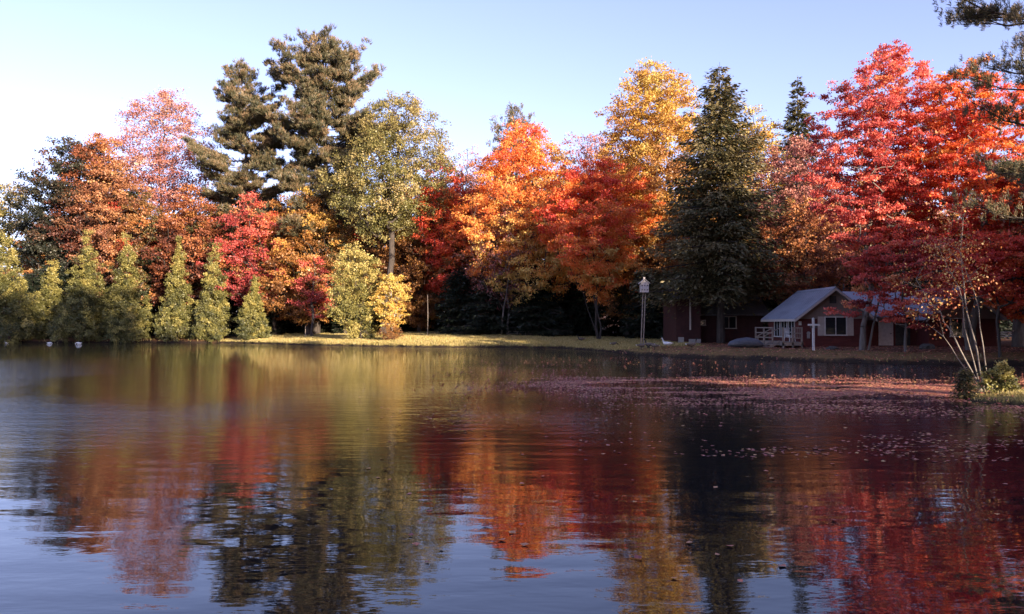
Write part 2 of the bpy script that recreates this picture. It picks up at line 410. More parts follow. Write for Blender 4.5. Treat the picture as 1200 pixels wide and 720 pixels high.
def pine(H, R, seed, mat, bark=BARK_D, cb=.28, ls=.42, nq=9, tufts=26, name='pine_tree', wid=.22, topr=.55, gap=.035, irregular=.35, tuft=.28, upk=1.0, sub=5):
    rng = np.random.default_rng(seed); root = empty(name, (0,0,0))
    P0=[];P1=[];R0=[];R1=[]
    tr = H*.0125+.05; nt_ = 14
    wob = np.cumsum(rng.normal(size=(nt_+1,2))*.0045*H, 0); wob[0] = 0
    def tp(t):
        i = min(int(t*nt_), nt_-1); u = t*nt_-i; w = wob[i]*(1-u)+wob[i+1]*u
        return np.array([w[0], w[1], t*H])
    for i in range(nt_):
        a, b = i/nt_, (i+1)/nt_
        p = tp(a); 
        if i == 0: p = p-[0,0,.3]
        P0.append(p); P1.append(tp(b*.9999)); R0.append(tr*(1-a)**.8+.015); R1.append(tr*(1-b)**.8+.015)
    TC=[];TD=[];TT=[]
    t = cb
    while t < .99:
        nb = rng.integers(4, 6)
        a0 = rng.uniform(0, 6.28)
        v = (t-cb)/(1-cb)
        pr = (np.interp(v, [0,.12,.35,.55,.75,.9,1], [.6,.9,1.05,1.0,topr*1.1,topr*.55,.12]))
        lv = rng.uniform(1-irregular, 1+irregular*.5)
        for k in range(nb):
            L_ = R*pr*lv*rng.uniform(.5,1.25)
            a = a0+6.283*k/nb+rng.normal()*.3
            d = np.array([math.cos(a), math.sin(a), 0]); sd = np.array([-d[1], d[0], 0])
            up = np.interp(v, [0,.3,.55,.8,1], [-.10,.08,.38,.8,1.6])*upk
            p0 = tp(t)
            f = lambda s: p0+d*L_*s+np.array([0,0,1])*L_*(up*s+.16*s*s*s) + np.array([0,0,-1])*.12*L_*math.sin(math.pi*s*.8)
            prev = p0; rr = .008+.013*L_
            for q in range(1,5):
                c = f(q/4); P0.append(prev); P1.append(c); R0.append(rr*(1.15-(q-1)/4)); R1.append(rr*(1.15-q/4)); prev = c
            nsub = max(2, int(sub*L_/R+1.5))
            for q in range(nsub):
                s = rng.uniform(.30, .97) if q else 1.0
                b = f(s); sg = rng.choice([-1,1])
                ln = L_*(.42*(1.1-s)+.10)*rng.uniform(.6,1.2)
                dd = norm((d*.8+sd*sg*rng.uniform(.3,1.1)+[0,0,rng.uniform(.05,.4)])[None])[0] if q else norm((d+[0,0,.35])[None])[0]
                e = b+dd*ln
                if q: P0.append(b); P1.append(e); R0.append(.018); R1.append(.006)
                ntf = max(2, int(tufts*ln/R*1.2)+2)
                u = rng.uniform(.15,1.05,ntf)
                c = b+np.outer(u, dd*ln)+rng.normal(size=(ntf,3))*[.22,.22,.07]*(R/4)
                TC.append(c+[0,0,.05]); TD.append(np.tile(dd, (ntf,1))); TT.append(np.full(ntf, rng.normal()*.12))
        t += gap*(1-.35*v)*rng.uniform(.7,1.3)
    cones('trunk', P0, P1, R0, R1, bark, root)
    TC,TD,TT = map(np.concatenate, (TC,TD,TT))
    n = len(TC)*nq
    C = np.repeat(TC, nq, 0); D = np.repeat(TD, nq, 0)
    A = norm(rnd_unit(rng, n)*.8+D*.6+[0,0,.75])
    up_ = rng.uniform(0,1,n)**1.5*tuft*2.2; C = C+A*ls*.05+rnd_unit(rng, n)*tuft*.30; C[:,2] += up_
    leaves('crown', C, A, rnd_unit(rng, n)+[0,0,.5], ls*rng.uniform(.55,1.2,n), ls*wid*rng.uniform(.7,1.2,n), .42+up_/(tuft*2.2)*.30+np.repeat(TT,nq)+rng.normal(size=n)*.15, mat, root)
    return root
def place(o, p, D, label, cat, group=None, rz=0, s=1.0, x=None):
    X = px(p, D) if x is None else x
    o.location = (X, D, gz(X, D)-.05); o.rotation_euler[2] = rz; o.scale = (s,s,s) if not hasattr(s, '__len__') else s
    tag(o, label, cat, group); return o
def hgt(y, p, D):   # height of something whose top is at picture row y
    return H0+(HY-y)/F*D-gz(px(p, D), D)

# leaf colours
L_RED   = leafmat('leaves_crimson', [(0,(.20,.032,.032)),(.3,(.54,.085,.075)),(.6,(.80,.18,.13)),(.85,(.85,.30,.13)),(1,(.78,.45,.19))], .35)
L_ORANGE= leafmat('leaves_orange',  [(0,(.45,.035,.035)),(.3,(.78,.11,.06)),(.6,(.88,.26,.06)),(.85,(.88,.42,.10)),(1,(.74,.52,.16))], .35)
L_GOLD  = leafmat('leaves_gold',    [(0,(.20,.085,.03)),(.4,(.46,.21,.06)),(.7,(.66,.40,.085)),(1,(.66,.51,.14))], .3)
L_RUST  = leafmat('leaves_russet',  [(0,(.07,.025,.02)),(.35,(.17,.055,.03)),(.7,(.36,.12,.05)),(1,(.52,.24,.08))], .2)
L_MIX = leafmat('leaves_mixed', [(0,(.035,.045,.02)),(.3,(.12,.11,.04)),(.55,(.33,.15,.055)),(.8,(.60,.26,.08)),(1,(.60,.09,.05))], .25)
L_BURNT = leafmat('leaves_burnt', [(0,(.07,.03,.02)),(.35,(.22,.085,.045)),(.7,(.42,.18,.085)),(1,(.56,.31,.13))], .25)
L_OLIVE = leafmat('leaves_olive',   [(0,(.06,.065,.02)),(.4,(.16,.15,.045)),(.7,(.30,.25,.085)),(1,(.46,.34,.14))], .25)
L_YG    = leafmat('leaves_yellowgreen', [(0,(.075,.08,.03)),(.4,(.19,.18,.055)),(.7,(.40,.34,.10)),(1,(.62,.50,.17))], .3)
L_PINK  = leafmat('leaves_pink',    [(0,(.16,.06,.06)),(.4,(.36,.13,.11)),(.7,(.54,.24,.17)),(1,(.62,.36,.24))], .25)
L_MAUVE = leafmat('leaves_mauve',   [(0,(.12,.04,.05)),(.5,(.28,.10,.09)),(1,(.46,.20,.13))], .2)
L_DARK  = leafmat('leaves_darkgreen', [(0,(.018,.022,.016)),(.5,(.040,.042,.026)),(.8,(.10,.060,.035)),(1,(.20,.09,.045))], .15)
N_SPR   = leafmat('needles_spruce', [(0,(.015,.022,.012)),(.45,(.060,.060,.026)),(1,(.24,.18,.08))], .12)
N_PINE  = leafmat('needles_pine',   [(0,(.03,.040,.024)),(.45,(.10,.095,.048)),(.75,(.22,.16,.085)),(1,(.34,.21,.12))], .12)
N_HEM   = leafmat('needles_hemlock',[(0,(.010,.018,.012)),(.5,(.022,.032,.020)),(1,(.05,.055,.03))], .1)

# --- left bank
D=112; place(deciduous(hgt(214,22,D), 4.6, .2, 90, 110, .34, L_OLIVE, seed=3, tint=(.55,.1,.25,.3), name='ash_tree'), 10, D, 'olive and tan tree at the far left edge of the wood', 'tree')
D=103; place(deciduous(hgt(162,85,D), 6.4, .12, 170, 130, .36, L_DARK, seed=4, tint=(.45,.2,.25,.35), name='oak_tree', prof='spread', lean=(1.5,0), lump=.35), 76, D, 'broad dark green oak behind the leftmost shrubs, sloping down to the left', 'tree')
D=101; place(deciduous(hgt(158,120,D), 4.4, .3, 110, 110, .32, L_RUST, seed=5, tint=(.5,.1,.35,.25), name='oak_tree'), 116, D, 'maroon and russet oak between the dark oak and the pale pink tree', 'tree')
D=98; place(deciduous(hgt(190,130,D), 4.2, .15, 120, 120, .32, L_BURNT, seed=6, tint=(.5,.12,.15,.3), name='maple_tree'), 136, D, 'burnt orange maple rising behind the two tallest shrubs', 'tree')
D=106; place(deciduous(hgt(107,190,D), 6.4, .34, 190, 85, .30, L_PINK, seed=7, clump=1.15, tint=(.5,.05,.3,.25), prof='spread', name='maple_tree', trunks=2, tr=.24), 193, D, 'half bare pale pink tree left of the smaller pine', 'tree')
D=100; place(pine(hgt(76,280,D), 5.0, 11, N_PINE, cb=.28, tufts=50, irregular=.5, gap=.034, topr=.70, upk=.7, tuft=.16, nq=18, wid=.13, ls=.48, sub=10), 281, D, 'smaller and thinner of the two white pines above the left bank', 'tree')
D=98;  place(pine(hgt(42,372,D), 6.6, 18, N_PINE, cb=.22, tufts=60, topr=.78, gap=.028, irregular=.3, upk=.62, tuft=.16, nq=18, wid=.13, ls=.50, sub=11), 371, D, 'tallest white pine on the left, with a broad rounded top', 'tree')
D=91;  place(deciduous(hgt(114,470,D), 6.0, .42, 210, 120, .26, L_OLIVE, seed=9, tint=(.62,0,.12,.25), prof='oval', name='poplar_tree', lean=(2.2,0), tr=.36, flat=.9), 449, D, 'tall grey green poplar with a dark bare lower trunk beside the tallest pine', 'tree')
D=94;  place(deciduous(hgt(228,292,D), 3.7, .22, 80, 80, .28, L_RED, seed=10, tint=(.38,0,.25,.35), name='maple_tree'), 292, D, 'crimson maple below the smaller pine', 'tree')
D=97;  place(deciduous(hgt(222,225,D), 4.6, .1, 120, 100, .32, L_RUST, seed=12, tint=(.5,0,.25,.3), name='maple_tree'), 222, D, 'brown and olive maple behind the shrubs, left of the crimson maple', 'tree')
D=95;  place(deciduous(hgt(226,368,D), 5.0, .1, 150, 100, .30, L_GOLD, seed=13, tint=(.35,.1,.1,.35), name='maple_tree'), 360, D, 'golden brown maple under the tallest pine', 'tree')
D=91;  place(deciduous(hgt(300,362,D), 2.0, .25, 30, 60, .26, L_RED, seed=14, tint=(.5,0,.2,.5), name='maple_tree'), 366, D, 'low crimson and orange maple at the edge of the lawn under the tallest pine', 'tree')
D=96;  place(deciduous(hgt(245,500,D), 5.2, .08, 170, 110, .30, L_GOLD, seed=15, tint=(.22,.05,.15,.3), name='maple_tree'), 492, D, 'dark gold maple right of the poplar trunk', 'tree')
D=93;  place(deciduous(hgt(196,527,D), 3.5, .2, 110, 120, .28, L_ORANGE, seed=16, tint=(.38,.1,.1,.28), name='maple_tree'), 527, D, 'vivid orange red maple right of the poplar, left of the big orange maple', 'tree')
D=112; place(deciduous(hgt(172,545,D), 4.2, .3, 90, 45, .30, L_PINK, seed=17, tint=(.4,0,.3,.2), name='maple_tree'), 546, D, 'thin pink tree showing behind the big orange maple on its left', 'tree')
D=110; place(pine(hgt(128,606,D), 4.0, 21, N_PINE, cb=.4, tufts=24), 606, D, 'distant pine whose tip shows above the big orange maple', 'tree')
D=85;  place(deciduous(hgt(146,628,D), 7.0, .16, 280, 150, .26, L_ORANGE, seed=19, tint=(.80,.16,-.24,.22), prof='oval', name='maple_tree', tr=.34), 619, D, 'big round maple, red on top turning orange and yellow, tallest above the dark hemlocks', 'tree')
D=84;  place(deciduous(hgt(218,592,D), 4.2, .22, 130, 22, .24, L_MAUVE, seed=20, tint=(.5,0,.2,.2), name='maple_tree', trunks=2, tr=.16, bark=BARK_G), 590, D, 'nearly bare mauve tree in front of the big round maple', 'tree')
D=100; place(deciduous(hgt(155,700,D), 5.4, .25, 120, 70, .30, L_PINK, seed=22, tint=(.35,0,.3,.25), name='maple_tree'), 695, D, 'pink and mauve tree behind the red orange maple', 'tree')
D=76;  place(deciduous(hgt(192,705,D), 5.0, .22, 240, 130, .24, L_ORANGE, seed=23, prof='spread', lump=.45, fill=.7, tint=(.62,.1,-.22,.3), name='maple_tree', trunks=3, tr=.17), 703, D, 'red orange maple on several dark stems left of the birdhouse', 'tree')
D=80;  place(deciduous(hgt(74,772,D), 5.8, .2, 280, 130, .28, L_GOLD, seed=24, tint=(.50,0,.30,.25), prof='oval', name='maple_tree', tr=.34), 768, D, 'tall golden yellow maple left of the large spruce', 'tree')
D=83;  place(deciduous(hgt(126,880,D), 4.4, .3, 120, 110, .28, L_GOLD, seed=25, tint=(.75,0,.2,.2), name='maple_tree'), 880, D, 'yellow maple peeping out right of the large spruce', 'tree')
D=64;  place(spruce(hgt(70,845,D), 7.2, 24, .36, N_SPR, seed=26, power=.70, base=.2, droop=.2, step=.46, tmean=.68, rag=.3), 845, D, 'large dark spruce, the tallest tree beside the dark cabin', 'tree')
D=80;  place(spruce(hgt(86,937,D), 5.8, 16, .42, N_SPR, seed=27, power=.85, base=.1, step=.6), 937, D, 'narrow pointed spruce behind, right of the large spruce', 'tree')
D=68;  place(deciduous(hgt(165,936,D), 4.6, .2, 200, 95, .23, L_PINK, seed=28, tint=(.25,.05,.25,.3), name='maple_tree'), 936, D, 'thin dusty pink maple in front of the narrow spruce', 'tree')
D=64;  place(deciduous(hgt(235,940,D), 4.6, .30, 170, 75, .22, L_RUST, seed=29, tint=(.7,.1,.1,.3), name='maple_tree'), 950, D, 'low brownish red maple above the roof of the gabled cabin', 'tree')
D=48.5;place(deciduous(hgt(52,1035,D), 3.8, .22, 320, 100, .18, L_RED, seed=31, tint=(.48,.16,-.02,.26), name='maple_tree', trunks=3, tr=.22, bark=BARK_G, prof='spread', flat=.45, clump=.80, fill=.75, lump=.4, lean=(1.7,0)), 1014, D, 'tall scarlet maple with twin grey trunks in front of the gabled cabin', 'tree')
D=47;  place(deciduous(hgt(72,1130,D), 4.6, .24, 340, 130, .18, L_ORANGE, seed=32, tint=(.40,.12,.14,.24), name='maple_tree', trunks=2, tr=.32, bark=BARK_G, prof='oval', flat=.45, clump=.80, fill=.75, lump=.4), 1138, D, 'tall orange red maple at the right edge, behind the birch stems', 'tree')
D=53;  place(deciduous(hgt(185,1230,D), 4.0, .15, 220, 140, .19, L_ORANGE, seed=33, tint=(.5,.1,.1,.25), name='maple_tree', tr=.36, bark=BARK_G, clump=.85), 1195, D, 'orange maple cut by the right edge of the picture', 'tree')
D=46.5;place(deciduous(hgt(255,1050,D), 3.3, .2, 105, 95, .17, L_RED, seed=35, tint=(.5,.1,0,.3), name='maple_tree', tr=.09, bark=BARK_G, flat=.35, clump=.7, fill=.9, lump=.5), 1062, D, 'low red maple with loose drooping sprays before the white door of the cabin', 'tree')
D=72;  place(deciduous(hgt(200,1000,D), 5.0, .2, 150, 90, .26, L_MIX, seed=36, tint=(.35,0,.2,.35), name='maple_tree'), 1020, D, 'dim green and brown tree behind the gabled cabin, left of its vent pipes', 'tree')
D=39.5;place(deciduous(hgt(285,1165,D), 2.3, .42, 90, 100, .15, L_ORANGE, seed=34, tint=(.3,.05,.05,.2), name='maple_tree', tr=.08, flat=.4, squash=.8), 1172, D+2.2, 'low burnt orange maple with flat sprays in front of the right gable', 'tree')

# small conical shrubs on the left shore
for (p, yt, R_, D, sd_, tm, lab) in [
    (60, 248, 4.6, 106, 101, .5, 'reddish brown tree between the olive edge tree and the dark oak'),
    (165, 226, 4.4, 98, 102, .45, 'mottled green and orange tree behind the slender shrub gap'),
    (252, 238, 4.2, 99, 103, .35, 'mottled olive tree directly behind the crimson maple'),
    (322, 236, 4.4, 97, 104, .6, 'orange and olive tree between the crimson maple and the tallest pine'),
    (405, 250, 4.4, 96, 105, .35, 'dull olive and rust tree behind the pale willow'),
    (562, 250, 4.2, 93, 106, .55, 'rust coloured tree between the vivid orange red maple and the mauve tree'),
    (735, 230, 4.6, 84, 107, .62, 'brown orange tree between the many stemmed maple and the large spruce')]:
    place(deciduous(hgt(yt,p,D), R_, .14, 120, 80, .30, L_MIX, seed=sd_, tint=(tm,.05,.2,.42), name='maple_tree', clump=.85, fill=.7), p, D, lab, 'tree')
G='conical shrubs along the left shore'
for i, (p, yt, w, D, lab) in enumerate([
    (8, 276, 60, 90, 'wide yellow green conical shrub at the left edge of the picture'),
    (58, 308, 46, 94, 'short dim conical shrub between the leftmost shrub and the broadest one'),
    (98, 270, 50, 91, 'broadest tall conical shrub, below the dark oak'),
    (148, 278, 46, 91.4, 'conical shrub with a narrow tip, next right of the broadest one'),
    (206, 281, 40, 92, 'slender olive conical shrub just right of the dark gap in the row'),
    (247, 285, 40, 91.5, 'slender yellow tipped conical shrub left of the crimson maple'),
    (294, 326, 30, 89.3, 'smallest conical shrub, at the left end of the sunlit lawn')]):
    place(deciduous(hgt(yt,p,D), w/2/F*D*1.2, .02, 150, 110, .21, L_YG, seed=40+i, tint=(.42,.1,.22,.3), prof='cone', name='conical_shrub', lump=.5, flat=1.0, tr=.09, fill=.65, clump=.8, lean=(random.uniform(-.5,.5),0)), p, D, lab, 'shrub', G)
D=81; place(deciduous(hgt(290,425,D), 2.5, .02, 90, 120, .20, L_YG, seed=50, tint=(.68,0,.15,.28), name='willow_tree', lean=(-.6,-.5), tr=.12, flat=.9), 424, D, 'pale olive bushy tree on the bank leaning out over the water', 'tree')
D=79; place(deciduous(hgt(318,460,D), 1.5, .2, 45, 90, .19, L_GOLD, seed=51, tint=(.88,.0,.15,.25), name='birch_tree', trunks=2, tr=.06, bark=BARK_B), 458, D, 'small yellow and orange birch with white stems at the water edge', 'tree')

# dark hemlocks under the big maples
def hem(seed, h, r): return spruce(h, r, 26, .34, N_HEM, seed=seed, power=.5, base=.0, step=.42, name='hemlock_tree', droop=.2)
D=86; place(hem(61, 8.6, 4.4), 580, D, 'large dark hemlock at the back of the lawn below the big round maple', 'tree')
D=84; place(hem(62, 7.4, 3.8), 632, D, 'dark hemlock right of the large one at the back of the lawn', 'tree')
D=89; place(hem(63, 7.4, 3.6), 540, D, 'dark hemlock at the left of the group behind the lawn', 'tree')
# deep wood: copies
hem_p = hem(64, 7.5, 3.4)
random.seed(5)
G='dark hemlocks filling the deep shade under the wood'
first = True
for (p0, p1, D0, D1, n) in [(-80,560,97,104,19),(560,760,84,94,7),(740,1300,72,80,13),(-60,700,106,110,16)]:
    for k in range(n):
        p = p0+(p1-p0)*(k+.5)/n+random.uniform(-8,8); D = random.uniform(D0, D1)
        o = hem_p if first else copy_tree(hem_p); first = False
        place(o, p, D, 'dim dark hemlock in the deep shade beneath the taller trees', 'tree', G, random.uniform(0,6.28), random.uniform(.8,1.25))
protos = [deciduous(21, 4.6, .1, 130, 90, .38, L_DARK, seed=70, tint=(.5,0,.2,.3), name='oak_tree'),
          deciduous(21, 4.6, .12, 130, 90, .38, L_RUST, seed=71, tint=(.45,0,.2,.3), name='oak_tree'),
          deciduous(20, 4.8, .12, 130, 90, .38, L_GOLD, seed=72, tint=(.25,0,.2,.3), name='maple_tree'),
          deciduous(20, 4.4, .12, 130, 80, .38, L_MAUVE, seed=73, tint=(.4,0,.2,.3), name='maple_tree')]
G='distant trees closing the back of the wood'
labs = ['dark green tree deep in the wood behind the front row', 'brown leaved tree deep in the wood behind the front row', 'dull gold tree deep in the wood behind the front row', 'thin mauve tree deep in the wood behind the front row']
used = [False]*4
for (p0, p1, D0, D1, n, ys_) in [(45,1300,112,118,26,235),(20,600,106,112,10,262),(860,1320,84,96,10,215),(640,860,92,100,6,225)]:
    for k in range(n):
        p = p0+(p1-p0)*(k+.5)/n+random.uniform(-10,10); D = random.uniform(D0, D1); q = random.randrange(4)
        o = protos[q] if not used[q] else copy_tree(protos[q]); used[q] = True
        yt_ = min(ys_, 200) if 470 < p < 770 else min(ys_, 215) if 250 < p < 470 else ys_
        hh_ = H0+(HY-yt_-random.uniform(-18,30))/F*D-gz(px(p,D),D)
        place(o, p, D, labs[q], 'tree', G, random.uniform(0,6.28), (1.05*hh_/21, 1.05*hh_/21, hh_/21))
for i, u in enumerate(used):
    if not u: place(protos[i], 1400, 118, labs[i], 'tree', G)

# trees outside the frame, on the right-hand shore and behind the viewer: they cast the evening shade
G='trees on the near and right shores'
for (x, y, h, q) in [(27.5,30,9,1),(28.3,32.5,10,0),(29.5,35,10,1),(29.5,38,9,2),(29,27.5,12,0),(32,24.5,13,1),(35,22,15,0),(38.5,19.5,16,2),(42,28,17,0),(36,28,13,3),(31,42,12,1),(34,39,13,0),(37,38,12,1),(40,37.5,13,0),(43,38,12,1),(46,39,13,0),(32,40.5,7,0),(29.5,43,6,1),(36,36.6,8,3),(30.5,44,12,1),(50,37,12,1),(37,44,9,2),(42,33,14,1),(47,31,14,0),(53,31,16,2),(58,25,17,1),(66,22,18,0),
                     (47,16,13,1),(58,14,16,0),(2,-9,31,0),(8,-5,30,1),(13,-8,33,2),(19,-5,31,1),(25,-9,34,0),(31,-16,35,2),(-2,-14,33,1),(17,-14,34,0),(46,54,15,1),(52,50,16,2),(40,60,16,0),(-6,-12,30,3)]:
    o = copy_tree(protos[q]); place(o, 0, y, 'tree on the near or right-hand shore outside the picture', 'tree', G, random.uniform(0,6.28), (h/21*1.1,h/21*1.1,h/21), x=x)

# overhanging pine on the right
o = pine(17.5, 4.6, 83, N_PINE, cb=.30, ls=.14, nq=26, tufts=60, upk=.22, wid=.13, topr=1.0, gap=.062, irregular=.3, tuft=.09, sub=8)
place(o, 0, 22.5, 'near pine whose boughs reach in from the upper right corner', 'tree', x=16.9)
# ------------------------------------------------------------------ buildings
RED = siding('red_siding', (.08,.020,.020), (.13,.032,.030), .2, 2)
REDV = siding('red_board_siding', (.035,.012,.012), (.065,.022,.020), .25, 0)
TAN = siding('tan_siding', (.20,.15,.13), (.27,.21,.18), .2, 2)
WHITE = surf('white_paint', (.50,.48,.46), (.68,.66,.63), 6, .55, .003)
TRIM = surf('cream_trim', (.42,.36,.32), (.52,.46,.41), 6, .6, .003)
METAL = surf('roof_metal', (.22,.24,.29), (.34,.36,.42), 1.3, .42, .004, (1,.4,1), spec=.5)
ROOFD = surf('dark_shingles', (.07,.07,.08), (.14,.13,.14), 7, .9, .02, (1,3,3))
CONC = surf('concrete', (.28,.26,.24), (.42,.40,.37), 5, .9, .01)
WOODG = surf('weathered_wood', (.20,.16,.13), (.33,.27,.22), 5, .85, .01, (1,1,6))
GLASS, N, L, P = nt('window_glass'); P.inputs['Base Color'].default_value = (.02,.022,.026,1); P.inputs['Roughness'].default_value = .08; P.inputs['Specular IOR Level'].default_value = .4
n = N.new('ShaderNodeTexNoise'); n.inputs['Scale'].default_value = 1.5; b = N.new('ShaderNodeBump'); b.inputs['Distance'].default_value = .01; L.new(n.outputs[0], b.inputs['Height']); L.new(b.outputs[0], P.inputs['Normal'])
DARKM = surf('dark_metal', (.03,.03,.032), (.07,.07,.07), 8, .5, .002)

def window(parent, x0, x1, z0, z1, y, split=1, mat=WHITE, face='y'):
    """window on a wall: face 'y' looks to -y at y; face 'x' looks to -x at x=y (x0,x1 are then y values)"""
    def bx(mb, a0, a1, d0, d1, c0, c1):
        return mb.box(a0, a1, d0, d1, c0, c1) if face == 'y' else mb.box(d0, d1, a0, a1, c0, c1)
    t = .07; f = MB()
    bx(f, x0-t, x1+t, y-.05, y+.02, z1, z1+t); bx(f, x0-t-.03, x1+t+.03, y-.07, y+.02, z0-t, z0)
    bx(f, x0-t, x0, y-.05, y+.02, z0, z1); bx(f, x1, x1+t, y-.05, y+.02, z0, z1)
    for k in range(split):
        c = x0+(x1-x0)*(k+1)/(split+1); bx(f, c-.025, c+.025, y-.035, y+.02, z0, z1)
    fo = f.build('window', mat, parent)
    p = MB(); bx(p, x0, x1, y-.012, y+.01, z0, z1); p.build('pane', GLASS, fo)
    return fo
def gable_roof(parent, x0, x1, xr, ze, zr, y0, y1, mat, th=.10, name='roof', rib=True):
    m_ = MB()
    m_.prism([(x0,ze),(xr,zr),(xr,zr+th),(x0,ze+th)], y0, y1); m_.prism([(xr+.001,zr),(x1,ze),(x1,ze+th),(xr+.001,zr+th)], y0, y1)
    if rib:
        y = y0+.1
        while y < y1:
            for (xa, xb, za, zb) in ((x0,xr,ze,zr),(x1,xr,ze,zr)):
                m_.prism([(xa,za+th+.002),(xb,zb+th+.002),(xb,zb+th+.03),(xa,za+th+.03)], y, y+.03)
            y += .42
        m_.prism([(xr-.18,zr+th-.11),(xr,zr+th+.035),(xr+.18,zr+th-.11),(xr,zr+th+.05)], y0-.01, y1+.01)
    return m_.build(name, mat, parent)

# gabled cabin
cx0 = px(936,54); cx1 = px(1016,54); D=54.0
zb = gz(21,54)-.1
cab = empty('cabin', (0,0,0)); tag(cab, 'red cabin with two tan gables and pale metal roofs behind the scarlet maple', 'cabin')
ze, zr = 2.66, 4.42; xr = (cx0+cx1)/2
gx0, gx1 = px(1088,54), px(1168,54); gr = (gx0+gx1)/2
w = MB(); w.box(cx0,cx1,D,D+6.4,zb,ze); w.box(cx1,gx0,D+1.6,D+6.4,zb,ze); w.box(gx0,gx1,D,D+6.4,zb,ze); w.build('wall', RED, cab)
g = MB(); g.prism([(cx0-.01,ze-.25),(cx1+.01,ze-.25),(cx1+.01,ze),(xr,zr-.03),(cx0-.01,ze)], D-.03, D+.1); g.build('gable', TAN, cab)
g = MB(); g.prism([(gx0-.01,ze-.25),(gx1+.01,ze-.25),(gx1+.01,ze),(gr,zr-.03),(gx0-.01,ze)], D-.03, D+.1); g.build('gable', TAN, cab)
g = MB(); g.prism([(cx0,ze),(cx1,ze),(xr,zr-.05)], D+6.3, D+6.4); g.build('gable', TAN, cab)
g = MB(); g.prism([(gx0,ze),(gx1,ze),(gr,zr-.05)], D+6.3, D+6.4); g.build('gable', TAN, cab)
ov = .45; s_ = (zr-ze)/(xr-cx0)
gable_roof(cab, cx0-ov, cx1+ov, xr, ze-s_*ov, zr, D-.55, D+6.7, METAL)
s2 = (zr-ze)/(gr-gx0)
gable_roof(cab, gx0-ov, gx1+ov, gr, ze-s2*ov, zr, D-.55, D+6.7, METAL)
mid_r = MB(); mid_r.prism([(D+1.0,ze-.15),(D+3.7,zr-.12),(D+3.7,zr-.02),(D+1.0,ze-.05)], xr+.3, gr-.3, 'x'); mid_r.prism([(D+3.702,zr-.12),(D+6.7,ze-.15),(D+6.7,ze-.05),(D+3.702,zr-.02)], xr+.3, gr-.3, 'x'); mid_r.build('roof', METAL, cab)
for (a, b_, c) in ((cx0-ov, cx1+ov, xr), (gx0-ov, gx1+ov, gr)):
    sl_ = (zr-ze)/(c-a-ov); za = ze-sl_*ov
    f = MB(); f.prism([(a,za-.12),(c,zr-.12),(c,zr+.02),(a,za+.02)], D-.60, D-.553); f.prism([(c+.001,zr-.12),(b_,za-.12),(b_,za+.02),(c+.001,zr+.02)], D-.60, D-.553)
    f.build('bargeboard', TRIM, cab)
f = MB(); f.box(cx0-ov-.03, cx0-ov, D-.55, D+6.7, ze-s_*ov-.08, ze-s_*ov+.08); f.build('fascia', TRIM, cab)
window(cab, px(967,54), px(991,54), 1.35, 2.50, D-.03, 1)
for a in (px(962,54), px(996,54)):
    sh = MB(); sh.box(a-.22, a+.22, D-.045, D-.002, 1.28, 2.56)
    for k in range(9): sh.box(a-.17, a+.17, D-.06, D-.045, 1.34+k*.13, 1.42+k*.13)
    sh.build('shutter', TRIM, cab)
window(cab, px(1114,54), px(1127,54), 1.25, 2.4, D-.03, 0)
for k in range(3): window(cab, D+.8+k*1.5, D+1.9+k*1.5, 1.2, 2.35, cx0-.0, 1, WHITE, 'x')
v = MB(); v.box(xr-.22, xr+.22, D-.06, D-.032, 3.45, 3.95)
for k in range(6): v.box(xr-.19, xr+.19, D-.075, D-.06, 3.49+k*.075, 3.52+k*.075)
v.build('gable_vent', DARKM, cab)
d = MB(); d.box(px(1029,55.6), px(1046,55.6), D+1.53, D+1.59, zb+.15, ze-.12); do = d.build('door', WHITE, cab)
k_ = MB(); k_.tube([(px(1043,55.6), D+1.53, 1.4),(px(1043,55.6), D+1.47, 1.4)], .035); k_.build('handle', DARKM, do)
d = MB(); d.box(px(1049,55.6), px(1066,55.6), D+1.55, D+1.59, zb+.15, ze-.12); d.build('porch_shade_panel', DARKM, cab)  # flat dark panel stands in for the shade inside the open porch
mt = MB(); mt.tube([(px(947,54), D-.12, 1.45),(px(947,54), D-.003, 1.45)], .11, 12); mt.box(px(947,54)-.09, px(947,54)+.09, D-.08, D-.003, 1.1, 1.36); mt.build('electric_meter', CONC, cab)
nb = MB(); nb.box(px(934,54)+.1, px(934,54)+.28, D-.05, D-.003, 1.98, 2.25); nb.build('wall_plate', WHITE, cab)
for a in (979, 989):
    st = MB(); X = px(a, 58); st.tube([(X, 58, 3.9),(X, 58, 4.95)], .045, 8); st.build('vent_pipe', DARKM, cab)

# dark cabin behind the spruce
D=66.0; zb=gz(14,64)-.1
c2 = empty('cabin', (0,0,0)); tag(c2, 'dark red cabin in the shade behind the large spruce', 'cabin')
a0, a1, a2 = px(788,D), px(816,D), px(894,D)
w = MB(); w.box(a0,a1,D-1.5,D+4,zb+.25,4.3); w.box(a1,a2,D,D+5,zb,3.0); w.build('wall', REDV, c2)
f = MB(); f.box(a0+.15,a0+.6,D-1.56,D-1.45,zb,zb+.6); f.box(a0+1.0,a1,D-1.53,D-1.45,zb,zb+.45); f.build('foundation', CONC, c2)
r = MB(); r.prism([(D-.6,2.75),(D+2.5,4.55),(D+2.5,4.67),(D-.6,2.87)], a1+.05, a2+.4, 'x'); r.prism([(D+2.503,4.55),(D+5.4,2.75),(D+5.4,2.87),(D+2.503,4.67)], a1+.05, a2+.4, 'x'); r.build('roof', ROOFD, c2)
r = MB(); r.prism([(D-2.0,4.1),(D+1.2,5.3),(D+1.2,5.42),(D-2.0,4.22)], a0-.3, a1+.03, 'x'); r.prism([(D+1.203,5.3),(D+4.4,4.1),(D+4.4,4.22),(D+1.203,5.42)], a0-.3, a1+.03, 'x'); r.build('roof', ROOFD, c2)
window(c2, px(846,D), px(862,D), 1.75, 2.65, D-.002, 1, TRIM)
